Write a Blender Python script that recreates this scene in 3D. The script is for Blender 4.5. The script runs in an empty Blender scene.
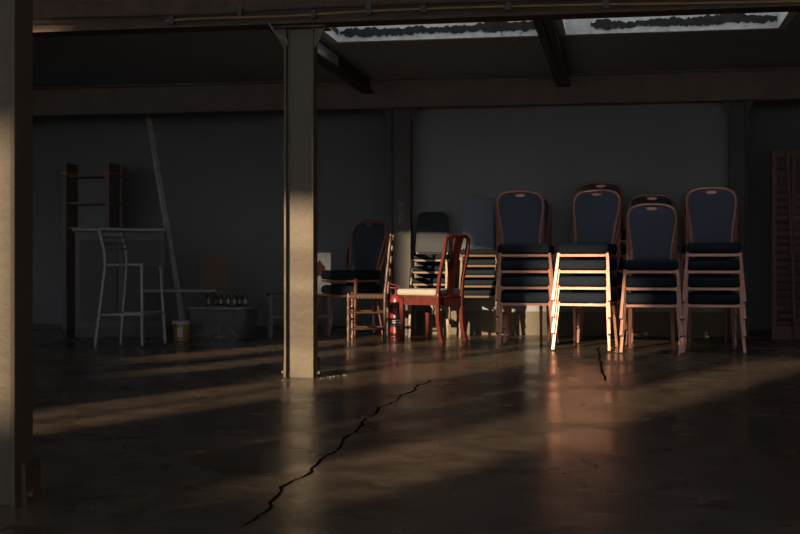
import bpy, bmesh, math, random
from mathutils import Vector, Matrix
random.seed(7)
sc = bpy.context.scene
COL = sc.collection
PI = math.pi
YAW = math.radians(10.0)
FPX = 1250.0
HOR = 266.0
CAMH = 0.70
SUN_T = 0.22                       # tangent of the sun's elevation
SUN_A = math.radians(31.0)         # sun travels this far right of the view direction
Fv = Vector((-math.sin(YAW), math.cos(YAW), 0)); Rv = Vector((math.cos(YAW), math.sin(YAW), 0))

def at(px, py, D):                 # a point of the place seen at a pixel, D metres deep
    p = Fv * D + Rv * ((px - 400) / FPX * D)
    p.z = CAMH - (py - HOR) / FPX * D
    return p
def ground(px, py):
    D = FPX * CAMH / (py - HOR)
    p = at(px, py, D); p.z = 0
    return p

# ------------------------------------------------------------------ materials
def mat(name, col, rough=0.6, metal=0.0, var=0.0, scale=8.0, bump=0.0, bscale=60.0, spec=0.5, col2=None, detail=4.0):
    m = bpy.data.materials.new(name); m.use_nodes = True
    nt = m.node_tree; b = nt.nodes['Principled BSDF']
    b.inputs['Roughness'].default_value = rough; b.inputs['Metallic'].default_value = metal
    b.inputs['Specular IOR Level'].default_value = spec
    tc = nt.nodes.new('ShaderNodeTexCoord')
    n = nt.nodes.new('ShaderNodeTexNoise'); n.inputs['Scale'].default_value = scale; n.inputs['Detail'].default_value = detail
    nt.links.new(tc.outputs['Object'], n.inputs['Vector'])
    r = nt.nodes.new('ShaderNodeValToRGB')
    c2 = col2 or tuple(max(0, c * (1 - var)) for c in col)
    r.color_ramp.elements[0].position = 0.3; r.color_ramp.elements[1].position = 0.7
    r.color_ramp.elements[0].color = (*c2, 1); r.color_ramp.elements[1].color = (*col, 1)
    nt.links.new(n.outputs['Fac'], r.inputs['Fac']); nt.links.new(r.outputs['Color'], b.inputs['Base Color'])
    if bump:
        n2 = nt.nodes.new('ShaderNodeTexNoise'); n2.inputs['Scale'].default_value = bscale; n2.inputs['Detail'].default_value = 3
        nt.links.new(tc.outputs['Object'], n2.inputs['Vector'])
        bp = nt.nodes.new('ShaderNodeBump'); bp.inputs['Strength'].default_value = bump; bp.inputs['Distance'].default_value = 0.02
        nt.links.new(n2.outputs['Fac'], bp.inputs['Height']); nt.links.new(bp.outputs['Normal'], b.inputs['Normal'])
    return m

M = {}
def wall_mat(name, a, b):
    return mat(name, a, 0.85, 0, 0, 1.3, 0.25, 30, 0.2, b)
M['wall'] = wall_mat('grey_wall_paint', (0.25, 0.255, 0.26), (0.22, 0.225, 0.23))
M['dark'] = wall_mat('dark_wall_paint', (0.24, 0.24, 0.24), (0.21, 0.21, 0.21))
M['hall'] = wall_mat('hall_paint', (0.32, 0.32, 0.33), (0.28, 0.28, 0.29))
M['ceil'] = wall_mat('dark_ceiling', (0.33, 0.36, 0.40), (0.29, 0.32, 0.355))
M['cream_shade'] = mat('shaded_cream_paint', (0.076, 0.061, 0.040), 0.6, 0, 0, 5, 0.2, 25, 0.3, (0.064, 0.050, 0.032))  # darker copy of the column cream, shade put into the colour
M['cream'] = mat('cream_column_paint', (0.098, 0.079, 0.050), 0.55, 0, 0, 5, 0.15, 25, 0.35, (0.088, 0.069, 0.042))
M['greycol'] = mat('grey_column_paint', (0.085, 0.08, 0.075), 0.6, 0, 0.15, 5, 0.15, 25, 0.3)
M['rust'] = mat('rust_brown_steel', (0.085, 0.052, 0.033), 0.7, 0, 0, 7, 0.4, 40, 0.3, (0.055, 0.035, 0.024))
M['beam'] = mat('brown_steel', (0.25, 0.20, 0.16), 0.8, 0, 0, 5, 0.3, 40, 0.2, (0.19, 0.155, 0.13))
M['rafter'] = mat('dark_rafter_steel', (0.09, 0.09, 0.09), 0.7, 0, 0.2, 5, 0.2, 40, 0.2)
M['pipe'] = mat('brass_conduit', (0.35, 0.23, 0.09), 0.4, 0.3, 0.25, 20)
M['black'] = mat('black_iron', (0.012, 0.012, 0.012), 0.5, 0, 0.3, 20)
M['copper'] = mat('copper_tube', (0.31, 0.148, 0.098), 0.34, 0.40, 0.2, 30, 0.05, 90, 0.5)
M['copper2'] = mat('pink_copper_tube', (0.31, 0.148, 0.098), 0.34, 0.40, 0.2, 30, 0.05, 90, 0.5)
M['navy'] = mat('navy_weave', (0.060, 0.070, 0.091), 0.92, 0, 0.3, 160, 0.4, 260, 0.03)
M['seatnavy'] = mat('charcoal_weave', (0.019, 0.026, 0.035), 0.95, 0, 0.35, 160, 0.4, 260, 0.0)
M['cap'] = mat('dark_plastic', (0.010, 0.009, 0.009), 0.6)
M['gold'] = mat('gold_tube', (0.17, 0.115, 0.06), 0.4, 0.25, 0.15, 30)
M['palegold'] = mat('pale_gold_leg', (0.22, 0.165, 0.095), 0.4, 0.2, 0.1, 30)
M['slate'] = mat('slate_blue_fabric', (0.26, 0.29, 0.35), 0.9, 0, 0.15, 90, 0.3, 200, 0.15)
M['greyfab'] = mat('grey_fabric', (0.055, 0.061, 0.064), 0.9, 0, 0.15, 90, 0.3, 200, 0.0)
M['redwood'] = mat('red_lacquer_wood', (0.108, 0.025, 0.018), 0.32, 0, 0, 25, 0.1, 60, 0.5, (0.07, 0.013, 0.010))
M['oldwood'] = mat('worn_brown_wood', (0.075, 0.036, 0.020), 0.35, 0, 0, 30, 0.15, 60, 0.5, (0.035, 0.016, 0.010))
M['barpanel'] = mat('bar_panel', (0.05, 0.048, 0.046), 0.6, 0, 0.2, 9)
M['blackwood'] = mat('dark_wood', (0.016, 0.011, 0.009), 0.5, 0, 0.3, 12)
M['rush'] = mat('woven_rush', (0.10, 0.050, 0.025), 0.8, 0, 0.4, 60, 0.6, 120)
M['cream_fab'] = mat('cream_cushion', (0.33, 0.31, 0.26), 0.9, 0, 0.1, 40, 0.3, 150)
M['red'] = mat('red_enamel', (0.21, 0.022, 0.024), 0.35, 0, 0.1, 10)
M['white'] = mat('white_plastic', (0.35, 0.34, 0.32), 0.5, 0, 0.1, 10)
M['tubyellow'] = mat('mustard_tub', (0.22, 0.12, 0.025), 0.5, 0, 0.15, 8)
M['stool'] = mat('grey_metal', (0.24, 0.23, 0.22), 0.45, 0.2, 0.2, 15)
M['lightwood'] = mat('raw_timber', (0.44, 0.40, 0.36), 0.7, 0, 0.3, 14)
M['card'] = mat('brown_board', (0.13, 0.085, 0.062), 0.85, 0, 0.2, 6)
M['shelf'] = mat('shelf_wood', (0.2, 0.16, 0.14), 0.8, 0, 0.2, 9)
M['bar'] = mat('bar_wood', (0.06, 0.058, 0.055), 0.5, 0, 0.3, 9)
M['orange'] = mat('orange_wood', (0.5, 0.22, 0.08), 0.5, 0, 0.3, 20)
M['greytable'] = mat('grey_board', (0.22, 0.21, 0.2), 0.6, 0, 0.2, 10)
M['slat'] = mat('red_brown_louvre', (0.17, 0.095, 0.078), 0.7, 0, 0.3, 12)
M['whitepaint'] = mat('flaking_white_paint', (0.72, 0.72, 0.70), 0.8, 0, 0, 16, 0.2, 40, 0.2, (0.52, 0.52, 0.51))
M['debris'] = mat('dead_leaf_litter', (0.03, 0.028, 0.026), 0.9, 0, 0.5, 40)
M['crack'] = mat('crack_dirt', (0.006, 0.005, 0.004), 0.9, spec=0.0)
M['stone'] = mat('plaster_rubble', (0.12, 0.10, 0.075), 0.9, 0, 0.3, 20)
M['bounce'] = mat('bounce_white', (0.74, 0.76, 0.80), 0.9, 0, 0.1, 3)  # pale so the added mask wall and the yard bounce sky light inside
M['bagwhite'] = mat('white_paper', (0.42, 0.43, 0.44), 0.8, 0, 0, 14, 0.5, 18, 0.1, (0.34, 0.35, 0.36))
M['rose'] = mat('red_print', (0.085, 0.02, 0.016), 0.8, 0, 0.5, 60)

def glassy(name, col, trans, rough=0.15):
    m = bpy.data.materials.new(name); m.use_nodes = True
    nt = m.node_tree; b = nt.nodes['Principled BSDF']; out = nt.nodes['Material Output']
    b.inputs['Base Color'].default_value = (*col, 1); b.inputs['Roughness'].default_value = rough
    t = nt.nodes.new('ShaderNodeBsdfTransparent'); t.inputs['Color'].default_value = (0.92, 0.93, 0.94, 1)
    mx = nt.nodes.new('ShaderNodeMixShader')
    tc = nt.nodes.new('ShaderNodeTexCoord'); n = nt.nodes.new('ShaderNodeTexNoise'); n.inputs['Scale'].default_value = 5; n.inputs['Detail'].default_value = 6
    mr = nt.nodes.new('ShaderNodeMapRange'); mr.inputs['From Min'].default_value = 0.3; mr.inputs['From Max'].default_value = 0.7
    mr.inputs['To Min'].default_value = min(1, 1 - trans + 0.13); mr.inputs['To Max'].default_value = max(0, 1 - trans - 0.13)
    nt.links.new(tc.outputs['Object'], n.inputs['Vector']); nt.links.new(n.outputs['Fac'], mr.inputs['Value'])
    nt.links.new(mr.outputs['Result'], mx.inputs['Fac'])
    nt.links.new(t.outputs[0], mx.inputs[1]); nt.links.new(b.outputs[0], mx.inputs[2]); nt.links.new(mx.outputs[0], out.inputs['Surface'])
    return m
M['pane'] = glassy('dirty_skylight_glass', (0.25, 0.25, 0.25), 0.72)
M['clear'] = glassy('clear_storage_plastic', (0.16, 0.165, 0.17), 0.70)
def bottle_glass():
    m = mat('dark_bottle_glass', (0.035, 0.028, 0.018), 0.12, 0, 0.2, 5)
    return m
M['bottle'] = bottle_glass()

def floor_mat():
    m = bpy.data.materials.new('worn_concrete_floor'); m.use_nodes = True
    nt = m.node_tree; b = nt.nodes['Principled BSDF']; L = nt.links.new
    tc = nt.nodes.new('ShaderNodeTexCoord')
    def noise(s, d, dist=0.0):
        n = nt.nodes.new('ShaderNodeTexNoise'); n.inputs['Scale'].default_value = s; n.inputs['Detail'].default_value = d
        n.inputs['Distortion'].default_value = dist
        L(tc.outputs['Object'], n.inputs['Vector']); return n
    def ramp(n, p0, c0, p1, c1):
        r = nt.nodes.new('ShaderNodeValToRGB'); e = r.color_ramp.elements
        e[0].position = p0; e[1].position = p1; e[0].color = (*c0, 1); e[1].color = (*c1, 1)
        L(n.outputs['Fac'], r.inputs['Fac']); return r
    r1 = ramp(noise(0.9, 6, 0.5), 0.3, FLOOR_A, 0.7, FLOOR_B)
    r2 = ramp(noise(6, 10, 0.6), 0.34, (0.55, 0.53, 0.51), 0.64, (1.2, 1.18, 1.14))
    mx = nt.nodes.new('ShaderNodeMixRGB'); mx.blend_type = 'MULTIPLY'; mx.inputs['Fac'].default_value = 1
    L(r1.outputs['Color'], mx.inputs['Color1']); L(r2.outputs['Color'], mx.inputs['Color2']); L(mx.outputs['Color'], b.inputs['Base Color'])
    mr = nt.nodes.new('ShaderNodeMapRange'); mr.inputs['From Min'].default_value = 0.3; mr.inputs['From Max'].default_value = 0.7
    mr.inputs['To Min'].default_value = 0.17; mr.inputs['To Max'].default_value = 0.34
    L(noise(1.7, 5).outputs['Fac'], mr.inputs['Value']); L(mr.outputs['Result'], b.inputs['Roughness'])
    b.inputs['Specular IOR Level'].default_value = 0.24
    bp = nt.nodes.new('ShaderNodeBump'); bp.inputs['Strength'].default_value = 0.30; bp.inputs['Distance'].default_value = 0.006
    L(noise(16, 9, 0.3).outputs['Fac'], bp.inputs['Height']); L(bp.outputs['Normal'], b.inputs['Normal'])
    return m
FLOOR_A, FLOOR_B = (0.085, 0.067, 0.051), (0.112, 0.088, 0.066)
M['floor'] = floor_mat()

# ------------------------------------------------------------------ mesh building
class MB:
    def __init__(s): s.bm = bmesh.new()
    def box(s, c, d, rz=0.0, bevel=0.0, seg=2, rot=None):
        t = bmesh.new(); bmesh.ops.create_cube(t, size=1)
        for v in t.verts: v.co = Vector((v.co.x * d[0], v.co.y * d[1], v.co.z * d[2]))
        if bevel: bmesh.ops.bevel(t, geom=list(t.edges), offset=bevel, segments=seg, profile=0.5, affect='EDGES')
        mtx = Matrix.Translation(Vector(c)) @ (rot if rot else Matrix.Rotation(rz, 4, 'Z'))
        bmesh.ops.transform(t, matrix=mtx, verts=t.verts); s.join(t); return s
    def join(s, t):
        me = bpy.data.meshes.new('tmp'); t.to_mesh(me); t.free(); s.bm.from_mesh(me); bpy.data.meshes.remove(me)
    def tube(s, pts, r, n=8, square=False, closed=False, flat=None):
        pts = [Vector(p) for p in pts]; N = len(pts); rs = r if isinstance(r, (list, tuple)) else [r] * N
        if square: n = 4
        rings = []; ref = None
        for i, p in enumerate(pts):
            a = pts[(i - 1) % N] if (closed or i) else p; b = pts[(i + 1) % N] if (closed or i < N - 1) else p
            t = (b - a).normalized()
            if ref is None:
                ref = Vector((0, 1, 0)) if abs(t.y) < 0.9 else Vector((1, 0, 0))
            ref = (ref - t * ref.dot(t)).normalized(); o = t.cross(ref)
            ring = []
            for k in range(n):
                an = 2 * PI * k / n + (PI / 4 if square else 0); rr = rs[i] * (1.35 if square else 1)
                f = flat if flat else 1
                ring.append(s.bm.verts.new(p + ref * math.cos(an) * rr * f + o * math.sin(an) * rr))
            rings.append(ring)
        for i in range(N if closed else N - 1):
            A, B = rings[i], rings[(i + 1) % N]
            for k in range(n): s.bm.faces.new((A[k], A[(k + 1) % n], B[(k + 1) % n], B[k]))
        if not closed:
            s.bm.faces.new(rings[0][::-1]); s.bm.faces.new(rings[-1])
        return s
    def lathe(s, prof, c=(0, 0, 0), n=24):
        c = Vector(c); rings = []
        for r, z in prof:
            rings.append([s.bm.verts.new(c + Vector((r * math.cos(2 * PI * k / n), r * math.sin(2 * PI * k / n), z))) for k in range(n)])
        for A, B in zip(rings, rings[1:]):
            for k in range(n): s.bm.faces.new((A[k], A[(k + 1) % n], B[(k + 1) % n], B[k]))
        s.bm.faces.new(rings[0][::-1]); s.bm.faces.new(rings[-1]); return s
    def prism(s, poly, vec):
        vec = Vector(vec); a = [s.bm.verts.new(Vector(p)) for p in poly]; b = [s.bm.verts.new(Vector(p) + vec) for p in poly]
        n = len(poly)
        s.bm.faces.new(a[::-1]); s.bm.faces.new(b)
        for k in range(n): s.bm.faces.new((a[k], a[(k + 1) % n], b[(k + 1) % n], b[k]))
        return s
    def build(s, name, material, parent=None, smooth=True):
        bmesh.ops.recalc_face_normals(s.bm, faces=s.bm.faces)
        me = bpy.data.meshes.new(name); s.bm.to_mesh(me); s.bm.free()
        me.materials.append(material)
        if smooth:
            for p in me.polygons: p.use_smooth = True
            me.set_sharp_from_angle(angle=math.radians(38))
        o = bpy.data.objects.new(name, me); COL.objects.link(o)
        if parent: o.parent = parent
        return o

def tag(o, label, cat, group=None):
    o['label'] = label; o['category'] = cat
    if group: o['group'] = group
    return o
def thing(name, label, cat, loc=(0, 0, 0), rz=0.0, group=None):
    o = bpy.data.objects.new(name, None); COL.objects.link(o)
    o.empty_display_size = 0.1
    o.location = loc; o.rotation_euler = (0, 0, rz)
    return tag(o, label, cat, group)
def struct(o): o['kind'] = 'structure'; return o
def dup(root, loc, rz, label):
    r = root.copy(); COL.objects.link(r); r.location = loc; r.rotation_euler = (0, 0, rz); r['label'] = label
    for ch in list(root.children):
        c = ch.copy(); COL.objects.link(c); c.parent = r
        for g in list(ch.children):
            d = g.copy(); COL.objects.link(d); d.parent = c
    return r
def smooth_path(pts, k=4):
    pts = [Vector(p) for p in pts]; out = []
    for i in range(len(pts) - 1):
        p0 = pts[max(i - 1, 0)]; p1 = pts[i]; p2 = pts[i + 1]; p3 = pts[min(i + 2, len(pts) - 1)]
        for j in range(k):
            t = j / k
            out.append(0.5 * ((2 * p1) + (p2 - p0) * t + (2 * p0 - 5 * p1 + 4 * p2 - p3) * t * t + (3 * p1 - p0 - 3 * p2 + p3) * t ** 3))
    out.append(pts[-1]); return out

# ------------------------------------------------------------------ the setting
CEIL = 2.6; YF = 7.45; YB = 12.7; YD = 14.2; XL = -7.6; XR = 4.9
fl = MB(); fl.box((-1.5, 4.0, -0.1), (26, 22, 0.2)); floor = struct(fl.build('floor', M['floor'], smooth=False))

def crack(pts, w):
    m = MB(); rnd = random.Random(3); P = []; amp = 0.012 if len(pts) > 3 else 0.004
    for (a, b) in zip(pts, pts[1:]):
        A = ground(*a); B = ground(*b); n = max(3, int((B - A).length / 0.06))
        for i in range(n):
            t = i / n; d = (B - A).normalized(); s = Vector((-d.y, d.x, 0))
            P.append(A.lerp(B, t) + s * rnd.uniform(-0.009, 0.009) + s * amp * math.sin(len(P) * 0.7))
    P.append(ground(*pts[-1]))
    L_, R_ = [], []
    for i, p in enumerate(P):
        d = (P[min(i + 1, len(P) - 1)] - P[max(i - 1, 0)]).normalized(); s = Vector((-d.y, d.x, 0))
        ww = w * rnd.uniform(0.55, 1.35) * (0.35 if i in (0, len(P) - 1) else 1)
        L_.append(p + s * ww); R_.append(p - s * ww)
    z = 0.0015
    for i in range(len(P) - 1):
        q = [m.bm.verts.new(Vector((v.x, v.y, z))) for v in (L_[i], L_[i + 1], R_[i + 1], R_[i])]
        m.bm.faces.new(q)
    return m.build('crack', M['crack'], floor, smooth=False)
crack([(430, 380), (404, 395), (372, 414), (345, 441), (318, 463), (290, 484), (268, 503), (261, 515)], 0.0055)
crack([(598, 347), (600, 362), (605, 381)], 0.007)
crack([(261, 515), (240, 528)], 0.004)

# ceiling with two skylight openings
SKY = [(-2.36, -0.66), (-0.44, 1.24)]; SY0, SY1 = 9.63, 10.35
cm = MB()
def slab(x0, x1, y0, y1, z0=CEIL, z1=CEIL + 0.14): cm.box(((x0 + x1) / 2, (y0 + y1) / 2, (z0 + z1) / 2), (x1 - x0, y1 - y0, z1 - z0))
slab(XL - 0.2, XR + 0.2, YF, SY0 - 0.06); slab(XL - 0.2, XR + 0.2, SY1 + 0.06, YD + 0.2)
slab(XL - 0.2, SKY[0][0] - 0.06, SY0 - 0.06, SY1 + 0.06); slab(SKY[0][1] + 0.06, SKY[1][0] - 0.06, SY0 - 0.06, SY1 + 0.06); slab(SKY[1][1] + 0.06, XR + 0.2, SY0 - 0.06, SY1 + 0.06)
struct(cm.build('ceiling', M['ceil'], smooth=False))
WELL = 0.42
for i, (x0, x1) in enumerate(SKY):
    g = MB(); g.box(((x0 + x1) / 2, (SY0 + SY1) / 2, CEIL + WELL + 0.01), (x1 - x0 + 0.2, SY1 - SY0 + 0.2, 0.008))
    struct(g.build('window_%d' % (i + 1), M['pane'], smooth=False))
    u = MB(); zc = CEIL + WELL / 2 + 0.0; hh = WELL
    u.box(((x0 + x1) / 2, SY1 + 0.03, zc), (x1 - x0 + 0.12, 0.06, hh)); u.box(((x0 + x1) / 2, SY0 - 0.03, zc), (x1 - x0 + 0.12, 0.06, hh))
    u.box((x0 - 0.03, (SY0 + SY1) / 2, zc), (0.06, SY1 - SY0, hh)); u.box((x1 + 0.03, (SY0 + SY1) / 2, zc), (0.06, SY1 - SY0, hh))
    tr = struct(u.build('trim_%d' % (i + 4), M['whitepaint'], smooth=False))
    lw = MB(); rnd = random.Random(11 + i)
    xs = []; x = x0 + (0.02 if i == 0 else 0.2)
    while x < x1 + 0.0: xs.append(x); x += 0.016
    yc = []; lo, hi = 0.0, 0.0; N = len(xs)
    for k, x in enumerate(xs):
        f = k / N
        c = CEIL + 0.072 + 0.012 * f + 0.006 * math.sin(k * 0.19 + i)
        lo = 0.5 * lo + rnd.uniform(-0.012, 0.012); hi = 0.5 * hi + rnd.uniform(-0.012, 0.012)
        th = 0.029 + 0.007 * math.sin(k * 0.09 + 2 * i)
        if k < 3: th *= 0.5
        yc.append((c - th + lo, c + th + hi))
    for k in range(N - 1):
        q = [(xs[k], SY1 - 0.004, yc[k][0]), (xs[k + 1], SY1 - 0.004, yc[k + 1][0]), (xs[k + 1], SY1 - 0.004, yc[k + 1][1]), (xs[k], SY1 - 0.004, yc[k][1])]
        lw.prism(q, (0, 0.0035, 0))
    if i == 0:
        for (ya, yb_, za, zb) in ((SY1 - 0.004, SY1 - 0.16, 0.055, 0.10), (SY1 - 0.16, SY1 - 0.34, 0.06, 0.085)):
            lw.prism([(x0 + 0.004, ya, CEIL + za), (x0 + 0.004, yb_, CEIL + za + 0.02), (x0 + 0.004, yb_, CEIL + zb + 0.01), (x0 + 0.004, ya, CEIL + zb)], (0.003, 0, 0))
    lw.build('bare_strip', M['debris'], tr, smooth=False)

def boxobj(name, m, x0, x1, y0, y1, z0, z1, parent=None):
    return MB().box(((x0 + x1) / 2, (y0 + y1) / 2, (z0 + z1) / 2), (x1 - x0, y1 - y0, z1 - z0)).build(name, m, parent, smooth=False)
C2 = at(400.5, 300, 12.60); C3 = at(738, 300, 12.03)
struct(boxobj('wall_back', M['wall'], C2.x + 0.02, C3.x + 0.05, YB, YD, 0, CEIL))
struct(boxobj('baseboard_back', M['cream'], C2.x + 0.12, C3.x - 0.1, YB - 0.02, YB + 0.02, 0, 0.24))
struct(boxobj('wall_recess', M['dark'], XL - 0.2, XR + 0.2, YD, YD + 0.2, 0, CEIL))
struct(boxobj('wall_left', M['dark'], XL - 0.2, XL, YF, YD, 0, CEIL))
struct(boxobj('wall_right', M['dark'], XR, XR + 0.2, YF + 0.3, YD, 0, CEIL))
struct(boxobj('added_hall_wall_right', M['hall'], XR, XR + 0.2, -6.0, YF + 0.3, 0, 5.7))  # added unseen wall, cuts sky light from the right

# facade added unseen behind the camera, openings cut to shape the sun patches
def sun_mask():
    s0 = -13.0
    ops = [  # w0, w1, lowest and highest ray height at the camera's depth
        (-6.66, -6.20, 1.55, 2.40), (-5.80, -5.46, 1.36, 2.40), (-6.70, -6.44, 2.40, 2.75), (-7.065, -7.035, 2.66, 3.12), (-6.44, -5.98, 2.40, 3.49), (-5.98, -5.25, 2.40, 3.27),
        (-4.62, -4.33, 0.77, 1.40), (-4.25, -3.98, 0.77, 1.40), (-4.80, -3.98, 1.40, 1.68),
        (-4.80, -4.40, 1.71, 1.855), (-4.80, -4.40, 1.885, 2.12), (-4.80, -4.40, 2.15, 2.51),
        (-4.40, -3.80, 1.68, 2.95), (-3.98, -3.80, 1.45, 1.68), (-3.68, -3.52, 1.85, 2.66),
        (-3.05, -2.84, 0.83, 1.67), (-2.52, -2.02, 0.70, 2.10),
    ]
    W0, W1, H0, H1 = -16.0, 4.0, -5.0, 7.6
    ws = sorted({W0, W1, *[o[0] for o in ops], *[o[1] for o in ops]}); hs = sorted({H0, H1, *[o[2] for o in ops], *[o[3] for o in ops]})
    us = Vector((Rv.x * math.cos(SUN_A) - Fv.x * math.sin(SUN_A), Rv.y * math.cos(SUN_A) - Fv.y * math.sin(SUN_A), 0))
    ds = Vector((Rv.x * math.sin(SUN_A) + Fv.x * math.cos(SUN_A), Rv.y * math.sin(SUN_A) + Fv.y * math.cos(SUN_A), 0))
    m = MB()
    for i in range(len(ws) - 1):
        j = 0
        while j < len(hs) - 1:
            wc = (ws[i] + ws[i + 1]) / 2
            def op(j): return any(o[0] < wc < o[1] and o[2] < (hs[j] + hs[j + 1]) / 2 < o[3] for o in ops)
            if op(j): j += 1; continue
            k = j
            while k < len(hs) - 1 and not op(k): k += 1
            za = max(0.0, hs[j] - s0 * SUN_T); zb = hs[k] - s0 * SUN_T
            P = [us * ws[i] + ds * s0, us * ws[i + 1] + ds * s0]
            m.prism([(P[0].x, P[0].y, za), (P[1].x, P[1].y, za), (P[1].x, P[1].y, zb), (P[0].x, P[0].y, zb)], -ds * 0.12)
            j = k
    o = struct(m.build('sun_mask_wall', M['bounce'], smooth=False))  # unseen mask for the sun, added to shape its patches
    return o
sun_mask()
struct(boxobj('added_hall_roof', M['hall'], -14, XR + 0.2, -6.0, YF + 0.3, 5.7, 5.85))  # added unseen roof, keeps the front floor dark
struct(boxobj('added_hall_wall_left', M['hall'], -14.2, -14, -6.0, YF + 0.3, 0, 5.7))  # added unseen wall, closes off sky light from the left
struct(boxobj('wall_above_beam', M['hall'], -14, XR + 0.2, YF + 0.24, YF + 0.30, CEIL + 0.14, 5.7))
yd = MB().box((-8, -16, -0.35), (60, 18.5, 0.3)).build('trim_2', M['bounce'], smooth=False); struct(yd)  # unseen yard ground, kept pale to bounce light inside

# ------------------------------------------------------------------ steel
def column(name, label, base, top, w, d, rz, m, cleat_h=0.30, capital=True, cm=None):
    t = thing('steel_column', label, 'column', base, rz)
    tf = 0.014
    MB().box((0, d / 2 - 0.01, top / 2), (w - 2 * tf, 0.012, top)).build('web', m, t, smooth=False)
    for s in (-1, 1):
        MB().box((s * (w / 2 - tf / 2), d / 2, top / 2), (tf, d, top), bevel=0.002, seg=1).build('flange', m, t, smooth=False)
        x = s * w / 2
        c = MB(); IN = 0.042; c.prism([(x, IN, 0), (x + s * 0.016, IN, 0), (x + s * 0.013, IN, cleat_h * 0.7), (x + s * 0.010, IN, cleat_h), (x, IN, cleat_h)], (0, d - 0.02, 0))
        cl = c.build('base_cleat', cm or m, t, smooth=False)
        b = MB()
        for yy in (d * 0.25, d * 0.75): b.lathe([(0.012, -0.01), (0.012, 0.01), (0.006, 0.014)], (0, 0, 0), 6); break
        bmesh.ops.transform(b.bm, matrix=Matrix.Translation((x + s * 0.018, d * 0.5, cleat_h * 0.25)) @ Matrix.Rotation(s * PI / 2, 4, 'Y'), verts=b.bm.verts)
        b.build('bolt', cm or m, cl)
    if capital:
        MB().box((0, d / 2, top - 0.006), (w + 0.16, d + 0.06, 0.012)).build('cap_plate', m, t, smooth=False)
        for s in (-1, 1):
            c = MB(); x = s * w / 2
            c.prism([(x, 0.02, top - 0.012), (x + s * 0.07, 0.02, top - 0.012), (x + s * 0.012, 0.02, top - 0.13), (x, 0.02, top - 0.13)], (0, 0.012, 0))
            c.build('cap_bracket', m, t, smooth=False)
    return t
b1 = ground(298.6, 378)
BZ = 2.2
column('c', 'cream painted steel column in the middle of the floor, sunlit low down', b1, BZ, 0.19, 0.11, 0.0, M['cream'], 0.125)
bl = ground(-15, 507)
column('c', 'cream steel column cut off by the left edge of the view', bl, BZ + 0.35, 0.185, 0.115, 0.0, M['cream_shade'], 0.125, cm=M['rust'])  # cleats are cream too, rust colour paints their shade
RBZ = 2.30
p = C2.copy(); p.z = 0
c2 = column('c', 'grey steel column against the back wall behind the grey upholstered chairs', p, RBZ, 0.205, 0.12, 0.0, M['greycol'], 0.2)
p = C3.copy(); p.z = 0
column('c', 'dim grey steel column at the right end of the grey back wall', p, RBZ, 0.16, 0.12, 0.0, M['greycol'], 0.2)

# raised rolling mark down the grey column
cu = bpy.data.curves.new('mark', 'FONT'); cu.body = 'BUNK  A'; cu.size = 0.085; cu.extrude = 0.002
tmp = bpy.data.objects.new('tmp', cu); COL.objects.link(tmp)
bpy.context.view_layer.update()
me = bpy.data.meshes.new_from_object(tmp.evaluated_get(bpy.context.evaluated_depsgraph_get())); bpy.data.objects.remove(tmp)
me.materials.append(mat('grey_raised_letters', (0.15, 0.145, 0.14), 0.6))
lo = bpy.data.objects.new('raised_lettering', me); COL.objects.link(lo); lo.parent = c2
lo.rotation_euler = (PI / 2, PI / 2, 0); lo.location = (-0.035, 0.12 / 2 - 0.01 - 0.0075, 1.35)

def ibeam(label, x0, x1, y, z0, z1, w, m):
    t = thing('steel_beam', label, 'beam', ((x0 + x1) / 2, y, z0))
    L = x1 - x0; h = z1 - z0
    MB().box((0, 0, h / 2), (L, 0.014, h - 0.03)).build('web', m, t, smooth=False)
    MB().box((0, 0, 0.008), (L, w, 0.016)).build('flange', m, t, smooth=False)
    MB().box((0, 0, h - 0.008), (L, w, 0.016)).build('flange', m, t, smooth=False)
    return t
fb = ibeam('rust brown steel beam spanning the front above the cream column', -10.5, 6.5, YF + 0.13, BZ, BZ + 0.46, 0.17, M['rust'])
RB = ibeam('dim brown steel beam above the grey back wall', XL, XR, C2.y + 0.09, RBZ, CEIL, 0.18, M['beam'])
# cladding between the front beam and the roof
struct(boxobj('trim_3', M['rust'], XL - 0.2, XR + 0.2, YF + 0.24, YF + 0.30, BZ + 0.2, CEIL))
# rafters
def rafter(label, x0, x1, y0, y1, z0, m):
    t = thing('roof_rafter', label, 'rafter', ((x0 + x1) / 2, y0, z0))
    w = x1 - x0; L = y1 - y0; h = CEIL - z0
    MB().box((0, L / 2, h / 2), (0.012, L, h)).build('web', m, t, smooth=False)
    MB().box((0, L / 2, 0.006), (w, L, 0.012)).build('flange', m, t, smooth=False)
    return t
rafter('dark steel rafter running back between the two skylights', -0.62, -0.48, 7.8, C2.y - 0.02, 2.46, M['rafter'])
rafter('steel rafter left of the left skylight, white strip standing for light near its end', -2.56, -2.44, 7.8, C2.y - 0.02, 2.44, M['rafter'])
wp = MB().box((-2.491, 10.5, 2.52), (0.008, 0.85, 0.12)); o = wp.build('skylit_patch', M['whitepaint'], smooth=False)  # white strip paints the skylight falling on the rafter side
tag(o, 'short white strip standing for light on the rafter beside the left skylight', 'light strip')

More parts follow.
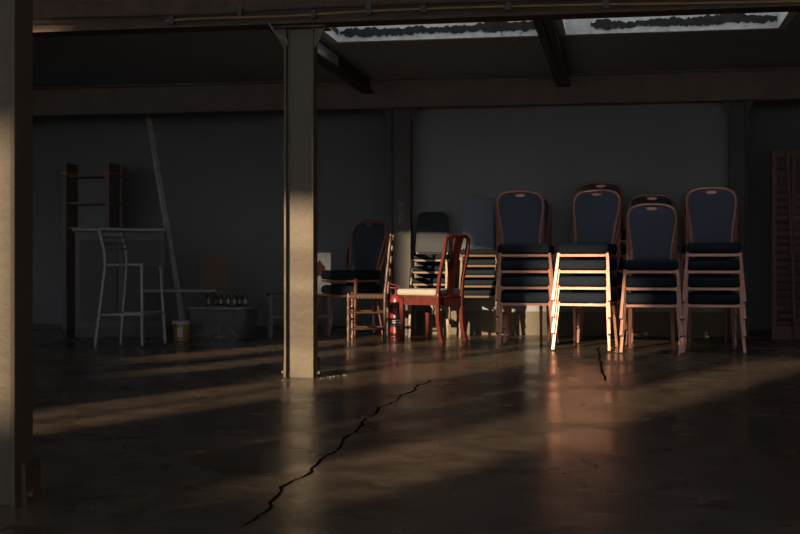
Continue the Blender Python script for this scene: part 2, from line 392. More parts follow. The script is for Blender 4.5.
# conduits along the front beam
def conduit(label, pts, r, m, clips):
    t = thing('conduit_pipe', label, 'pipe', (0, 0, 0))
    MB().tube(pts, r, 8).build('pipe', m, t)
    for c in clips: MB().box(c, (0.03, r * 2 + 0.02, r * 2 + 0.035)).build('clip', M['black'], t, smooth=False)
    return t
yv = b1.y
def on_beam(px, py, y): # point on the plane Y=y under a pixel
    k = (px - 400) / FPX; D = y / (Fv.y + Rv.y * k); return at(px, py, D)
yc = YF + 0.02
pts = [on_beam(x, y, yc) for x, y in ((165, 21), (200, 18.5), (285, 16), (380, 10.5), (540, 5.5), (700, 3), (830, 0.5))]
conduit('thin brass conduit pipe clipped along the front of the rust brown beam', smooth_path(pts, 4), 0.0062, M['pipe'], [on_beam(x, y, yc) for x, y in ((172, 20.3), (314, 14.3), (369, 11), (424, 9), (508, 6.5), (606, 4.4))])
pts = [on_beam(x, y, yc + 0.01) for x, y in ((-90, 20), (170, 16), (300, 9), (400, 5), (540, 1), (700, -3), (830, -6))]
conduit('black conduit pipe above the brass one along the beam', smooth_path(pts, 4), 0.007, M['black'], [on_beam(x, y, yc + .01) for x, y in ((240, 12.5), (369, 6.3))])
a, b_, c = at(498, 18, 9.6), at(511, 42, 9.6), at(524, 18, 9.6)
w = MB().tube(smooth_path([a, at(500, 30, 9.6), at(505, 39, 9.6), b_, at(517, 39, 9.6), at(522, 31, 9.6), c], 4), 0.0035, 6).build('hanging_wire', M['stool'])
tag(w, 'thin loop of wire hanging under the left skylight', 'wire')
w = MB().tube(smooth_path([at(269, 23, 7.75), at(275, 33, 7.75), at(281, 37, 7.75), at(285, 37, 7.75), at(287.5, 45, 7.75)], 4), 0.006, 6).build('loose_cable', M['stool'])
tag(w, 'grey cable curling off the beam at the top of the cream column', 'cable')

# ------------------------------------------------------------------ banquet chairs
def yback(z): return 0.19 + (z - 0.45) * 0.27
HP = [(-0.160, 0.40), (-0.161, 0.50), (-0.169, 0.60), (-0.186, 0.70), (-0.199, 0.79), (-0.196, 0.86), (-0.170, 0.910), (-0.115, 0.934), (-0.05, 0.942), (0, 0.943)]
HP = HP + [(-x, z) for x, z in HP[-2::-1]]
hoop = [Vector((p.x, yback(p.z), p.z)) for p in smooth_path([(x, 0, z) for x, z in HP], 3)]
def half_w(z):
    pts = [(x, zz) for x, zz in [(p.x, p.z) for p in hoop] if x < 0]
    for (x0, z0), (x1, z1) in zip(pts, pts[1:]):
        if z0 <= z <= z1: return -(x0 + (x1 - x0) * (z - z0) / max(1e-6, z1 - z0))
    return 0.02
def make_banquet(label):
    t = thing('banquet_chair', label, 'chair', (0, 0, 0), 0, 'navy banquet chairs')
    # seat cushion
    m = MB(); m.box((0, -0.0, 0.436), (0.425, 0.43, 0.085), bevel=0.03, seg=4)
    for v in m.bm.verts:
        k = 1 - 0.05 * max(0, (v.co.y + 0.1) / 0.3); v.co.x *= k
        if v.co.z > 0.46: v.co.z += 0.012 * math.cos(v.co.x / 0.2125 * PI / 2) * math.cos(v.co.y / 0.215 * PI / 2)
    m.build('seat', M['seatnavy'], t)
    f = MB(); zr = 0.380
    f.tube([(-0.203, -0.2, zr), (0.203, -0.2, zr)], 0.0105, square=True); f.tube([(-0.19, 0.19, zr), (0.19, 0.19, zr)], 0.011, square=True)
    for s in (-1, 1): f.tube([(s * 0.2, -0.2, zr), (s * 0.185, 0.19, zr)], 0.011, square=True)
    f.build('seat_frame', M['copper'], t, smooth=False)
    # backrest pad
    b = MB(); rows = 22; cols = 12; F, B = [], []
    for i in range(rows + 1):
        z = 0.475 + (0.925 - 0.475) * i / rows; hw = max(0.02, half_w(z) - 0.004)
        fr, br = [], []
        for j in range(cols + 1):
            u = -1 + 2 * j / cols; x = u * hw; e = (1 - abs(u) ** 6)
            ev = min(1, (rows - i) / 2.0 + 0.1, i / 2.0 + 0.3)
            fr.append(b.bm.verts.new((x, yback(z) - 0.006 - 0.014 * e * ev, z))); br.append(b.bm.verts.new((x, yback(z) + 0.006 + 0.004 * e * ev, z)))
        F.append(fr); B.append(br)
    for i in range(rows):
        for j in range(cols):
            b.bm.faces.new((F[i][j], F[i][j + 1], F[i + 1][j + 1], F[i + 1][j])); b.bm.faces.new((B[i][j], B[i + 1][j], B[i + 1][j + 1], B[i][j + 1]))
        b.bm.faces.new((F[i][0], F[i + 1][0], B[i + 1][0], B[i][0])); b.bm.faces.new((F[i][cols], B[i][cols], B[i + 1][cols], F[i + 1][cols]))
    for j in range(cols):
        b.bm.faces.new((F[0][j], B[0][j], B[0][j + 1], F[0][j + 1])); b.bm.faces.new((F[rows][j], F[rows][j + 1], B[rows][j + 1], B[rows][j]))
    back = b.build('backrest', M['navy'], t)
    g = MB(); zc = 0.912
    g.prism([(0.045 * math.cos(a) if True else 0, yback(zc) - 0.024, zc + (0.0095 * math.sin(a) if math.sin(a) > 0 else 0.016 * math.sin(a))) for a in [2 * PI * k / 20 for k in range(20)]], (0, 0.012, 0))
    g.build('hand_grip', M['copper'], back)
    MB().tube(hoop, 0.0142, 10, flat=1.05).build('back_frame', M['copper'], t)
    for s in (-1, 1):
        for (a, bpt) in (((s * 0.205, -0.197, 0.400), (s * 0.237, -0.268, 0.0)), ((s * 0.168, 0.18, 0.41), (s * 0.182, 0.275, 0.0))):
            a, bpt = Vector(a), Vector(bpt); d = (a - bpt).normalized()
            lg = MB().tube([bpt + d * 0.009, a], 0.0118, square=True).build('leg', M['copper'], t, smooth=False)
            MB().tube([bpt + Vector((0, 0, 0.001)), bpt + d * 0.010], 0.0125, square=True).build('foot_cap', M['cap'], lg, smooth=False)
    return t
STEP = 0.136
ORD = {1: ['topmost'], 2: ['topmost', 'lowest'], 3: ['topmost', 'middle', 'lowest'], 4: ['topmost', 'second from top', 'third from top', 'lowest'],
       5: ['topmost', 'second from top', 'third from top', 'fourth from top', 'lowest']}
proto = None
def stack(px, py, rel, n, where, cap_local=0.268, size=1.0):
    global proto
    base = ground(px, py); rz = YAW + math.radians(rel)
    fr = Vector((math.sin(rz), -math.cos(rz), 0))
    o = base - fr * cap_local
    for k in range(n):
        lab = 'navy copper-framed banquet chair, %s of %s' % (ORD[n][n - 1 - k], where)
        loc = Vector((o.x, o.y, k * STEP + 0.0))
        if proto is None:
            proto = make_banquet(lab); proto.location = loc; proto.rotation_euler = (0, 0, rz)
        else:
            c = dup(proto, (o.x, o.y, k * STEP * size), rz, lab); c.scale = (size,) * 3
stack(525.5, 350.3, -1, 4, 'the leftmost front stack')
stack(581, 351.3, -22, 4, 'the sunlit second front stack')
stack(651, 354, -12, 3, 'the three-high third front stack')
stack(714, 354.2, -12, 4, 'the rightmost front stack')
stack(531, 344.4, -4, 4, 'the hidden stack behind the leftmost front stack')
stack(604, 343.9, -6, 5, 'the tallest stack, behind the sunlit one')
stack(654.5, 346.4, -9, 4, 'the stack behind the three-high one')
stack(707.5, 346.3, -12, 4, 'the stack behind the rightmost one')
# pair left of the rush seat chair, turned away to the left
stack(334.5, 337.5, -34, 2, 'the pair behind the rush seat chair', size=1.07)
stack(352, 333.5, -12, 1, 'the dark recess behind the pair')

# ------------------------------------------------------------------ upholstered stacking chairs
def make_upholstered(label, w, backh, fab, seatm, legm):
    t = thing('upholstered_chair', label, 'chair', (0, 0, 0), 0, 'upholstered stacking chairs')
    MB().box((0, 0, 0.438), (w, 0.42, 0.05), bevel=0.02, seg=3).build('seat', seatm, t)
    MB().box((0, 0, 0.400), (w - 0.005, 0.41, 0.022), bevel=0.003, seg=1).build('seat_rail', M['gold'], t, smooth=False)
    m = MB(); hw = w / 2 - 0.01; z0, z1 = 0.475, 0.475 + backh; rr = 0.075
    prof = [(-hw, z0 + 0.02), (-hw + 0.02, z0), (hw - 0.02, z0), (hw, z0 + 0.02), (hw - 0.012, z1 - rr)]
    for k in range(1, 9): a = PI / 2 * k / 8; prof.append((hw - 0.012 - rr + rr * math.cos(a), z1 - rr + rr * math.sin(a)))
    for k in range(0, 9): a = PI / 2 + PI / 2 * k / 8; prof.append((-hw + 0.012 + rr + rr * math.cos(a), z1 - rr + rr * math.sin(a)))
    def yb(z): return 0.2 + (z - 0.45) * 0.2
    a = [m.bm.verts.new((x, yb(z), z)) for x, z in prof]; b = [m.bm.verts.new((x, yb(z) + 0.038, z)) for x, z in prof]
    ai = [m.bm.verts.new((x * 0.9, yb(z) - 0.014, z0 + (z - z0) * 0.94 + 0.012)) for x, z in prof]
    n = len(prof); m.bm.faces.new(ai); m.bm.faces.new(b)
    for k in range(n):
        m.bm.faces.new((a[k], a[(k + 1) % n], b[(k + 1) % n], b[k])); m.bm.faces.new((a[k], ai[k], ai[(k + 1) % n], a[(k + 1) % n]))
    m.build('backrest', fab, t)
    for s in (-1, 1):
        MB().tube([(s * (w / 2 - 0.03), 0.2, 0.40), (s * (w / 2 - 0.03), 0.215, 0.5)], 0.009, square=True).build('back_bracket', M['gold'], t, smooth=False)
        for (p, q) in (((s * (w / 2 - 0.012), -0.19, 0.40), (s * (w / 2 + 0.008), -0.245, 0)), ((s * (w / 2 - 0.015), 0.19, 0.40), (s * (w / 2 - 0.0), 0.265, 0))):
            MB().tube([p, q], 0.0105, square=True).build('leg', legm, t, smooth=False)
    return t
def upstack(px, py, rel, n, step, w, backh, fab, seatm, legm, where, kind):
    base = ground(px, py); rz = YAW + math.radians(rel); fr = Vector((math.sin(rz), -math.cos(rz), 0)); o = base - fr * 0.245
    pr = None
    for k in range(n):
        lab = '%s with gold seat rail, %s of %s' % (kind, ORD[n][n - 1 - k], where)
        if pr is None:
            pr = make_upholstered(lab, w, backh, fab, seatm, legm); pr.location = (o.x, o.y, 0); pr.rotation_euler = (0, 0, rz)
        else: dup(pr, (o.x, o.y, k * step), rz, lab)
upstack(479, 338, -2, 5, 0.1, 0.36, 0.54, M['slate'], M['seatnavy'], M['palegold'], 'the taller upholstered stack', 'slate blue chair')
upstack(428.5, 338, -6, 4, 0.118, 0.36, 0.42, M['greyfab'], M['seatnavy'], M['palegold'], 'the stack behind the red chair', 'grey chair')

# ------------------------------------------------------------------ red chair with cushion
def chair_frame(p_back_near, p_back_far):
    d = (p_back_far - p_back_near); w = d.length; ang = math.atan2(d.y, d.x); return (p_back_near + p_back_far) / 2, ang, w
bn, bf = ground(438, 343.2), ground(461.5, 341.2)
mid, ang, wid = chair_frame(bn, bf)
# local frame: +x from near post to far post, front is +y (to the left of that line)
t = thing('dining_chair', 'red lacquered wooden chair with a cream seat cushion, sunlit', 'chair', mid, ang)
HW = wid / 2; DEP = 0.395; SH = 0.405
for s in (-1, 1):
    x = s * HW
    # front leg with a slight curve
    fx = s * (HW + 0.012)
    MB().tube(smooth_path([(fx + s * 0.0, DEP + 0.006, 0), (fx, DEP - 0.002, 0.12), (fx, DEP, 0.30), (fx, DEP, SH)], 3), [0.018] * 6 + [0.021] * 4, square=True).build('leg', M['redwood'], t, smooth=False)
    MB().tube(smooth_path([(x, -0.05, 0), (x, -0.008, 0.16), (x, 0.0, 0.36), (x, -0.002, 0.44)], 3), 0.0185, square=True).build('leg', M['redwood'], t, smooth=False)
    MB().tube(smooth_path([(x, -0.002, 0.44), (x, -0.018, 0.6), (x * 0.98, -0.06, 0.78), (x * 0.96, -0.085, 0.95)], 4), 0.0145, square=True).build('back_post', M['redwood'], t, smooth=False)
    MB().box((x, DEP / 2, SH - 0.03), (0.022, DEP - 0.03, 0.065)).build('apron', M['redwood'], t, smooth=False)
MB().box((0, DEP, SH - 0.03), (wid - 0.01, 0.022, 0.065)).build('apron', M['redwood'], t, smooth=False)
MB().box((0, 0.0, SH - 0.03), (wid - 0.03, 0.022, 0.065)).build('apron', M['redwood'], t, smooth=False)
MB().box((0, DEP / 2 + 0.005, SH + 0.012), (wid + 0.03, DEP + 0.04, 0.02), bevel=0.006).build('seat', M['redwood'], t)
MB().tube(smooth_path([(-HW * 0.98, -0.084, 0.945), (-HW * 0.6, -0.092, 0.975), (0, -0.095, 0.967), (HW * 0.6, -0.092, 0.975), (HW * 0.98, -0.084, 0.945)], 5), 0.019, 8, flat=0.8).build('crest_rail', M['redwood'], t)
sp = MB(); prof = [(0.05, 0.42), (0.045, 0.5), (0.062, 0.6), (0.075, 0.7), (0.06, 0.8), (0.07, 0.96)]
for (w0, z0), (w1, z1) in zip(prof, prof[1:]):
    def ys(z): return -0.002 - 0.093 * max(0, (z - 0.42) / 0.49) ** 1.3
    sp.prism([(-w0, ys(z0), z0), (w0, ys(z0), z0), (w1, ys(z1), z1), (-w1, ys(z1), z1)], (0, 0.012, 0))
sp.build('back_splat', M['redwood'], t, smooth=False)
cu = MB().box((0, 0, 0), (wid + 0.05, DEP + 0.05, 0.062), bevel=0.024, seg=4).build('seat_cushion', M['cream_fab'])
Rm = Matrix.Rotation(ang, 4, 'Z'); cp = mid + Rm @ Vector((0, DEP / 2 + 0.038, SH + 0.0535))
cu.location = cp; cu.rotation_euler = (0, 0, ang); tag(cu, 'cream seat cushion lying on the red lacquered chair', 'cushion')
ties = MB()
for s in (-1, 1): ties.tube(smooth_path([(s * (HW - 0.03), -0.2, -0.005), (s * HW, -0.235, -0.01), (s * (HW + 0.03), -0.25, -0.03)], 3), 0.006, 6)
ties.build('tie', M['cream_fab'], cu)

# ------------------------------------------------------------------ rush seat ladder back chair, seen side on
br, frn = ground(384, 341.5), ground(348.5, 342)
d = br - frn; ang2 = YAW - math.radians(3); dep = d.length
t = thing('ladder_back_chair', 'worn brown wooden chair with a woven rush seat, side on', 'chair', frn, ang2)
# local: x from front to back, y away from the viewer
W2 = 0.40
def turned(x, y, h, r, lean=0.0, fin=False):
    prof = []; k = 14
    for i in range(k + 1):
        z = h * i / k; rr = r * (1 + 0.22 * math.sin(i * 2.2)) if 0 < i < k else r * 0.85
        prof.append((rr, z))
    if fin: prof += [(r * 0.55, h + 0.008), (r * 0.95, h + 0.025), (r * 0.9, h + 0.04), (r * 0.3, h + 0.05)]
    m = MB(); m.lathe(prof, (0, 0, 0), 10)
    for v in m.bm.verts: v.co.x += x + lean * max(0, v.co.z - 0.42); v.co.y += y
    return m
for y in (0.0, W2):
    turned(0, y, 0.45, 0.018).build('leg', M['oldwood'], t)
    turned(dep, y, 0.95, 0.0175, 0.10, True).build('back_post', M['oldwood'], t)
    MB().tube([(0, y, 0.27), (dep, y, 0.27)], 0.010, 8).build('rung', M['oldwood'], t)
    MB().tube([(0, y, 0.12), (dep, y, 0.12)], 0.010, 8).build('rung', M['oldwood'], t)
for z in (0.2, 0.3): MB().tube([(0, 0, z), (0, W2, z)], 0.010, 8).build('rung', M['oldwood'], t)
MB().tube([(dep, 0, 0.2), (dep, W2, 0.2)], 0.010, 8).build('rung', M['oldwood'], t)
for z in (0.58, 0.70, 0.82, 0.92):
    lx = dep + 0.10 * (z - 0.42)
    MB().box((lx, W2 / 2, z), (0.012, W2, 0.055), bevel=0.004).build('back_slat', M['blackwood'], t)
ru = MB().box((dep / 2, W2 / 2, 0.418), (dep + 0.03, W2 + 0.03, 0.042), bevel=0.018, seg=3).build('rush_seat', M['rush'], t)
for i in range(9):
    x = 0.02 + (dep - 0.04) * i / 8
    MB().tube([(x, -0.0165, 0.402), (x + 0.012, -0.0165, 0.436)], 0.0045, 6).build('rope_strand', M['rush'], ru)

# ------------------------------------------------------------------ fire extinguisher
p = ground(396.3, 337)
t = thing('fire_extinguisher', 'red fire extinguisher standing between the rush chair and red chair', 'fire extinguisher', p, YAW)
MB().lathe([(0.055, 0), (0.062, 0.005), (0.062, 0.36), (0.056, 0.395), (0.035, 0.42), (0.02, 0.43)], n=28).build('cylinder', M['red'], t)
MB().lathe([(0.0632, 0.10), (0.0632, 0.19)], n=28).build('label_band', M['black'], t)
lb = MB()
for zz, hh in ((0.168, 0.018), (0.142, 0.014)):
    x = -0.04
    while x < 0.035:
        wd = random.uniform(0.006, 0.014)
        lb.box((x + wd / 2, -math.sqrt(0.0635 ** 2 - (x + wd / 2) ** 2) - 0.0005, zz), (wd, 0.002, hh)); x += wd + 0.004
lb.box((0, -0.0637, 0.12), (0.06, 0.002, 0.006))
lb.build('label_print', M['white'], t, smooth=False)
MB().lathe([(0.0634, 0.29), (0.0634, 0.305)], n=28).build('strap', M['black'], t)
MB().lathe([(0.018, 0.42), (0.018, 0.47), (0.012, 0.475)], n=12).build('valve', M['black'], t)
MB().box((-0.02, 0, 0.485), (0.11, 0.018, 0.014), bevel=0.004).build('carry_handle', M['red'], t)
MB().box((-0.02, 0, 0.515), (0.12, 0.018, 0.01), rot=Matrix.Rotation(0.25, 4, 'Y'), bevel=0.003).build('lever', M['red'], t)
MB().tube(smooth_path([(0.015, 0, 0.455), (0.06, -0.01, 0.44), (0.078, -0.01, 0.36), (0.075, -0.01, 0.2)], 4), 0.009, 8).build('hose', M['black'], t)

# ------------------------------------------------------------------ dim left side
# bar stool
fl_, rl = ground(143.0, 345), ground(96.5, 345)   # near legs: front right, and back left
t0 = ground(128, 344.0)
def local(o, rz, P): return Matrix.Rotation(-rz, 4, 'Z') @ (Vector(P) - Vector(o))
t = thing('bar_stool', 'tall grey metal bar stool with a ladder back in the dim left', 'stool', t0, 0)
def Lp(px, py, D): return at(px, py, D) - Vector(t0)
Dn, Df = 11.05, 11.45
# four legs: A back near, B back far, C front near, D front far
A0, A1 = Lp(95.5, 345.5, Dn), Lp(105.5, 266, Dn); B0, B1 = Lp(121, 341, Df), Lp(127, 265.3, Df)
C0, C1 = Lp(142.5, 345.5, Dn), Lp(142, 264.5, Dn); D0, D1 = Lp(165.5, 342, Df), Lp(160.5, 263.5, Df)
for P in (A0, B0, C0, D0): P.z = 0
for a, b in ((A0, A1), (B0, B1), (C0, C1), (D0, D1)):
    lg = MB().tube([a, b], 0.012, square=True).build('leg', M['stool'], t, smooth=False)
A2, B2 = Lp(99.5, 231, Dn + 0.02), Lp(121.5, 231, Df + 0.02)
for a, mdl, b in ((A1, Lp(104.3, 250, Dn), A2), (B1, Lp(126, 250, Df), B2)):
    MB().tube(smooth_path([a, mdl, b], 4), 0.012, square=True).build('back_post', M['stool'], t, smooth=False)
for k in range(4):
    f = (0.0, 0.24, 0.48, 0.71)[k]
    a = A2.lerp(Lp(104.3, 250, Dn), f * 1.35); b = B2.lerp(Lp(126, 250, Df), f * 1.35)
    MB().tube([a, (a + b) / 2 + Vector((-0.01, 0.02, -0.004)), b], 0.011, square=True).build('back_slat', M['stool'], t, smooth=False)
zs = (A1.z + D1.z) / 2
MB().tube([Vector((v.x, v.y, zs)) for v in (A1, B1, D1, C1)], 0.012, square=True, closed=True).build('seat_frame', M['stool'], t, smooth=False)
sq = MB(); sq.prism([Vector((v.x, v.y, zs - 0.006)) for v in (A1, B1, D1, C1)], (0, 0, 0.014)); sq.build('seat', M['blackwood'], t, smooth=False)
def mixz(a, b, z): return a.lerp(b, (z - a.z) / (b.z - a.z))
zf = 0.27
q = [mixz(A0, A1, zf), mixz(B0, B1, zf), mixz(D0, D1, zf + 0.01), mixz(C0, C1, zf)]
MB().tube(q, 0.009, square=True, closed=True).build('foot_rail', M['stool'], t, smooth=False)

# bar counter and shelf unit behind it
p0 = at(75, 339, 12.25); p0.z = 0
t = thing('bar_counter', 'dark wooden bar counter behind the metal bar stool', 'counter', p0, math.radians(20))
BH = 1.04; BW = 0.86
MB().box((BW / 2, 0.18, BH / 2), (BW, 0.3, BH)).build('body', M['bar'], t, smooth=False)
MB().box((BW / 2, 0.16, BH + 0.018), (BW + 0.05, 0.42, 0.036), bevel=0.006).build('counter_top', M['greytable'], t, smooth=False)
for i in range(2): MB().box((0.23 + i * 0.41, 0.022, 0.55), (0.36, 0.016, 0.8), bevel=0.005).build('front_panel', M['barpanel'], t, smooth=False)
MB().box((BW / 2, 0.02, 0.05), (BW, 0.03, 0.1)).build('plinth', M['barpanel'], t, smooth=False)
p1 = at(52, 300, 13.55); p1.z = 0
t = thing('shelf_unit', 'dim wooden shelf unit behind the bar counter', 'shelf', (p1.x, 13.05, 0), 0)
def sx(px): return on_beam(px, 200, 13.05).x - p1.x
for px in (66, 108.5): 
    MB().box((sx(px), 0.1, 0.92), (0.055, 0.3, 1.84)).build('post', M['shelf'], t, smooth=False)
    MB().box((sx(px), 0.09, 1.73), (0.075, 0.32, 0.03)).build('warm_lit_cap', M['orange'], t, smooth=False)  # orange colour stands in for warm light on the post top
for z in (1.12, 1.40, 1.70): MB().box((sx(87), 0.12, z), (sx(112) - sx(60), 0.26, 0.022)).build('shelf_board', M['shelf'], t, smooth=False)
MB().box((sx(87), 0.255, 0.92), (sx(112) - sx(60), 0.012, 1.84)).build('back_panel', M['dark'], t, smooth=False)

# low bench table with a board, leaning plank
pa, pb = at(140, 290.5, 11.75), at(216, 288.5, 11.95)
cx = (pa + pb) / 2; L = (pb - pa).length; rz = math.atan2((pb - pa).y, (pb - pa).x)
t = thing('low_bench', 'low grey topped bench behind the bar stool', 'bench', (cx.x, cx.y, 0), rz)
H = cx.z
MB().box((0, 0.14, H - 0.012), (L, 0.34, 0.026), bevel=0.004).build('bench_top', M['greytable'], t, smooth=False)
for sx_ in (-1, 1):
    for y in (0.01, 0.27): MB().box((sx_ * (L / 2 - 0.04), y, (H - 0.025) / 2), (0.035, 0.035, H - 0.025)).build('leg', M['blackwood'], t, smooth=False)
n_ = Vector((-math.sin(rz), math.cos(rz), 0))
bb = at(213, 289, 12.05)
w = MB().box((0, 0, 0.17), (0.28, 0.03, 0.34), rot=Matrix.Rotation(-0.06, 4, 'X')).build('wooden_board', M['card'], smooth=False)
w.location = Vector((bb.x, bb.y, H + 0.001)) ; w.rotation_euler = (0, math.radians(2), rz)
tag(w, 'square brown board standing on the low bench', 'board')
qa, qb = at(180, 292, 12.55), at(148.5, 118, 12.95); qa.z = 0.0
qa = at(185, 318, 12.5); qa.z = 0.02
dq = (qb - qa); Lq = dq.length
w = MB().box((0, 0, Lq / 2), (0.052, 0.03, Lq), bevel=0.003).build('timber_plank', M['lightwood'], smooth=False)
w.rotation_mode = 'QUATERNION'; w.rotation_quaternion = dq.to_track_quat('Z', 'Y'); w.location = qa
tag(w, 'long pale timber plank leaning against the dark recess wall', 'plank')

# yellow tub
p = ground(181.5, 341)
t = thing('paint_tub', 'mustard plastic tub with a white lid beside the bar stool', 'tub', p, YAW)
MB().lathe([(0.068, 0), (0.072, 0.004), (0.08, 0.165), (0.078, 0.168)], n=28).build('body', M['tubyellow'], t)
MB().lathe([(0.085, 0.160), (0.086, 0.180), (0.08, 0.190), (0.05, 0.192)], n=28).build('lid', M['white'], t)
MB().box((0, -0.0775, 0.085), (0.052, 0.008, 0.085), bevel=0.001, rot=Matrix.Rotation(math.radians(-3), 4, 'X')).build('label', M['stool'], t, smooth=False)
MB().tube(smooth_path([(-0.084, 0, 0.15), (-0.075, -0.05, 0.19), (0, -0.07, 0.205), (0.075, -0.05, 0.19), (0.084, 0, 0.15)], 5), 0.003, 6).build('handle', M['stool'], t)

# storage box with lid, offcuts inside and bottles on top
pc = ground(223.5, 339.5); rz = YAW + math.radians(-16)
t = thing('storage_box', 'clear plastic storage box with a lid, bottles on top', 'box', pc, rz)
bw, bd, bh = 0.58, 0.40, 0.29
m = MB(); c = 0.04
def rr(w, d, z): 
    out = []
    for sx_, sy_, a0 in ((1, 1, 0), (-1, 1, PI / 2), (-1, -1, PI), (1, -1, 1.5 * PI)):
        for k in range(5):
            a = a0 + PI / 2 * k / 4; out.append(m.bm.verts.new((sx_ * (w / 2 - c) + c * math.cos(a), sy_ * (d / 2 - c) + c * math.sin(a), z)))
    return out
rs = [rr(bw * 0.92, bd * 0.9, 0.0), rr(bw, bd, bh), rr(bw - 0.012, bd - 0.012, bh), rr(bw * 0.92 - 0.012, bd * 0.9 - 0.012, 0.006)]
for Aq, Bq in zip(rs, rs[1:]):
    for k in range(20): m.bm.faces.new((Aq[k], Aq[(k + 1) % 20], Bq[(k + 1) % 20], Bq[k]))
m.bm.faces.new(rs[0][::-1]); m.bm.faces.new(rs[3])
m.build('body', M['clear'], t)
MB().box((0, 0, bh + 0.013), (bw + 0.035, bd + 0.035, 0.026), bevel=0.010, seg=3).build('lid', mat('clear_grey_lid', (0.17, 0.165, 0.16), 0.4), t)
Rz = Matrix.Rotation(rz, 4, 'Z')
for i, (x, tilt) in enumerate(((-0.20, 1.35), (-0.12, -0.35), (-0.07, 0.95), (0.0, 0.12), (0.05, 1.5), (0.13, -0.8))):
    lw = MB().box((0, 0, 0), (0.028, 0.026, 0.16), bevel=0.003).build('wood_offcut', M['orange'], smooth=False)
    lw.location = pc + Rz @ Vector((x, -0.13 + 0.03 * (i % 2), 0.028 + 0.078 * abs(math.cos(tilt)))); lw.rotation_euler = (0, tilt, rz)
    tag(lw, 'pale orange wood offcut, %s from left inside the clear storage box' % ['first', 'second', 'third', 'fourth', 'fifth', 'sixth'][i], 'wood offcut', 'offcuts in the storage box')
bp = [(208.5, 11.95), (221, 12.05), (228.5, 11.95), (234.5, 11.97), (239.5, 12.05), (245.5, 11.95), (215, 12.05)]
b0 = None; names = ['leftmost', 'third from left', 'fourth from left', 'fifth from left', 'sixth from left', 'rightmost', 'second from left']
for i, (px, D) in enumerate(bp):
    q = at(px, 300, D); q.z = bh + 0.0262
    lab = 'small dark glass bottle, %s on the lid of the clear storage box' % names[i]
    if b0 is None:
        b0 = thing('glass_bottle', lab, 'bottle', q, 0, 'bottles on the storage box')
        MB().lathe([(0.021, 0), (0.023, 0.004), (0.023, 0.075), (0.019, 0.09), (0.009, 0.105), (0.008, 0.128)], n=16).build('body', M['bottle'], b0)
        MB().lathe([(0.0105, 0.118), (0.0105, 0.136), (0.009, 0.138)], n=12).build('cap', M['pipe'], b0)
        MB().lathe([(0.0234, 0.02), (0.0234, 0.06)], n=16).build('label', M['stool'], b0)
    else: dup(b0, q, 0.7 * i, lab)

# low table behind the column with the printed paper bag
pa, pb = at(269, 294, 12.25), at(331, 293.5, 12.35)
cx = (pa + pb) / 2; L = (pb - pa).length; rz = math.atan2((pb - pa).y, (pb - pa).x); H = cx.z
t = thing('low_table', 'low wooden table half hidden behind the cream column', 'table', (cx.x, cx.y, 0), rz)
MB().box((0, 0.18, H - 0.012), (L, 0.4, 0.024), bevel=0.004).build('table_top', M['card'], t, smooth=False)
for sx_ in (-1, 1):
    for y in (0.01, 0.35): MB().box((sx_ * (L / 2 - 0.02), y, (H - 0.024) / 2), (0.03, 0.03, H - 0.024)).build('leg', M['oldwood'], t, smooth=False)
MB().box((0, 0.01, 0.2), (L - 0.04, 0.02, 0.03)).build('rail', M['oldwood'], t, smooth=False)
q = at(322.5, 292, 12.42)
t = thing('paper_bag', 'white paper bag printed with a red rose, on the low table', 'bag', (q.x, q.y, H), YAW)
m = MB(); wv, hv = 0.17, 0.405
nx, nz = 8, 12; rnd = random.Random(5); G = {}
for sd in (0, 1):
    for i in range(nx + 1):
        for j in range(nz + 1):
            u = i / nx; v = j / nz; th = 0.045 * (1 - 0.6 * v)
            G[sd, i, j] = m.bm.verts.new(((u - 0.5) * wv * (1 - 0.03 * v), (-th if sd == 0 else th) + rnd.uniform(-0.005, 0.005), v * hv))
for i in range(nx):
    for j in range(nz):
        m.bm.faces.new((G[0, i, j], G[0, i + 1, j], G[0, i + 1, j + 1], G[0, i, j + 1])); m.bm.faces.new((G[1, i, j], G[1, i, j + 1], G[1, i + 1, j + 1], G[1, i + 1, j]))
for j in range(nz):
    for i in (0, nx): m.bm.faces.new((G[0, i, j], G[0, i, j + 1], G[1, i, j + 1], G[1, i, j]))
for i in range(nx):
    for j in (0, nz): m.bm.faces.new((G[0, i, j], G[1, i, j], G[1, i + 1, j], G[0, i + 1, j]))
m.build('bag_body', M['bagwhite'], t)
m = MB(); pts = []
for k in range(26):
    a = 2 * PI * k / 26; r = 0.062 * (1 + 0.18 * math.sin(5 * a) + rnd.uniform(-0.1, 0.1)); pts.append((-0.03 + 0.75 * r * math.cos(a), -0.044, 0.24 + 1.15 * r * math.sin(a)))
m.prism(pts, (0, 0.006, 0)); m.build('printed_rose', M['rose'], t, smooth=False)

# ------------------------------------------------------------------ louvred door and pole at the right
pa = at(771, 338, 12.0); pa.z = 0
t = thing('louvred_door', 'red brown louvred wooden door leaning at the right edge', 'door', pa, YAW + math.radians(-2))
dw, dh = 0.80, 1.80
for x in (0.025, 0.21, 0.41, 0.61, dw - 0.025): MB().box((x, 0, dh / 2), (0.045 if x in (0.025, dw - 0.025) else 0.03, 0.04, dh)).build('stile', M['slat'], t, smooth=False)
for z in (0.06, dh - 0.03): MB().box((dw / 2, 0, z), (dw - 0.09, 0.036, 0.06 if z > 1 else 0.12)).build('rail', M['slat'], t, smooth=False)
lv = MB(); z = 0.15
while z < dh - 0.08:
    lv.box((dw / 2, 0.003, z), (dw - 0.08, 0.010, 0.055), rot=Matrix.Rotation(math.radians(28), 4, 'X')); z += 0.072
lv.build('louvres', M['slat'], t, smooth=False)
qa, qb = at(796, 340, 11.8), at(787.5, 150, 11.9); qa.z = 0.015; dq = qb - qa
w = MB().tube([(0, 0, 0), (0, 0, dq.length)], 0.016, 10).build('wooden_pole', M['slat'])
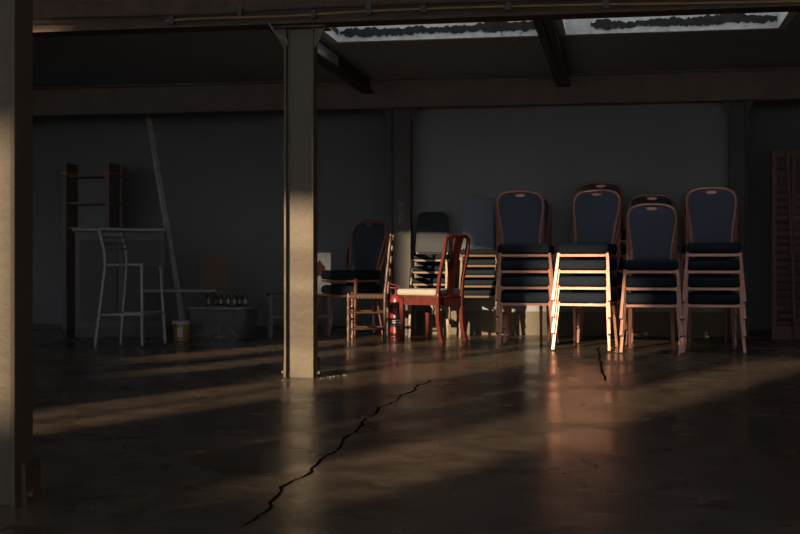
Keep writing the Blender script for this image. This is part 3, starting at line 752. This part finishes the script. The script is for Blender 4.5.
w.rotation_mode = 'QUATERNION'; w.rotation_quaternion = dq.to_track_quat('Z', 'Y'); w.location = qa
tag(w, 'thin wooden pole leaning on the louvred door', 'pole')

# rubble at the foot of the cream column
rb = MB(); rnd = random.Random(4)
for px, py in ((321, 379), (324, 378.5), (328, 377.5), (334, 377), (338, 376.5), (331, 378), (283, 381), (345, 376)):
    g = ground(px, py); r = rnd.uniform(0.006, 0.014); t_ = bmesh.new(); bmesh.ops.create_icosphere(t_, subdivisions=1, radius=r)
    for v in t_.verts: v.co = Vector((v.co.x * rnd.uniform(.8, 1.5), v.co.y * rnd.uniform(.8, 1.3), v.co.z * 0.6)) + Vector((g.x, g.y, r * 0.4))
    rb.join(t_)
o = rb.build('rubble', M['stone'], smooth=False); tag(o, 'crumbs of pale plaster at the foot of the cream column', 'rubble'); o['kind'] = 'stuff'

# ------------------------------------------------------------------ light
wd = bpy.data.worlds.new('sky'); sc.world = wd; wd.use_nodes = True
nt = wd.node_tree; bg = nt.nodes['Background']
tc = nt.nodes.new('ShaderNodeTexCoord'); sp_ = nt.nodes.new('ShaderNodeSeparateXYZ'); nt.links.new(tc.outputs['Generated'], sp_.inputs[0])
rp = nt.nodes.new('ShaderNodeValToRGB'); e = rp.color_ramp.elements
e[0].position = 0.45; e[0].color = (1.35, 1.42, 1.52, 1); e[1].position = 0.95; e[1].color = (7.0, 7.2, 7.6, 1)
nt.links.new(sp_.outputs['Z'], rp.inputs['Fac']); nt.links.new(rp.outputs['Color'], bg.inputs['Color']); bg.inputs['Strength'].default_value = 0.75
sd = bpy.data.lights.new('low_sun', 'SUN'); sd.energy = 9.2; sd.color = (1.0, 0.74, 0.49); sd.angle = math.radians(0.62)
so = bpy.data.objects.new('low_sun', sd); COL.objects.link(so)
sdir = Rv * math.sin(SUN_A) + Fv * math.cos(SUN_A); sdir.z = -SUN_T
so.rotation_euler = sdir.to_track_quat('-Z', 'Y').to_euler(); so.location = (-6, -10, 8)

# ------------------------------------------------------------------ camera
cd = bpy.data.cameras.new('camera'); cd.sensor_width = 36; cd.sensor_fit = 'HORIZONTAL'; cd.lens = 36 * FPX / 800
cd.shift_y = (HOR - 267) / 800
cd.clip_start = 0.05; cd.clip_end = 200
co = bpy.data.objects.new('camera', cd); COL.objects.link(co); co.location = (0, 0, CAMH); co.rotation_euler = (PI / 2, 0, YAW)
sc.camera = co
vs = sc.view_settings; sc.display_settings.display_device = 'sRGB'
vs.view_transform = 'Standard'; vs.look = 'None'; vs.exposure = 0; vs.gamma = 1; vs.use_curve_mapping = False
sc.cycles.use_denoising = True
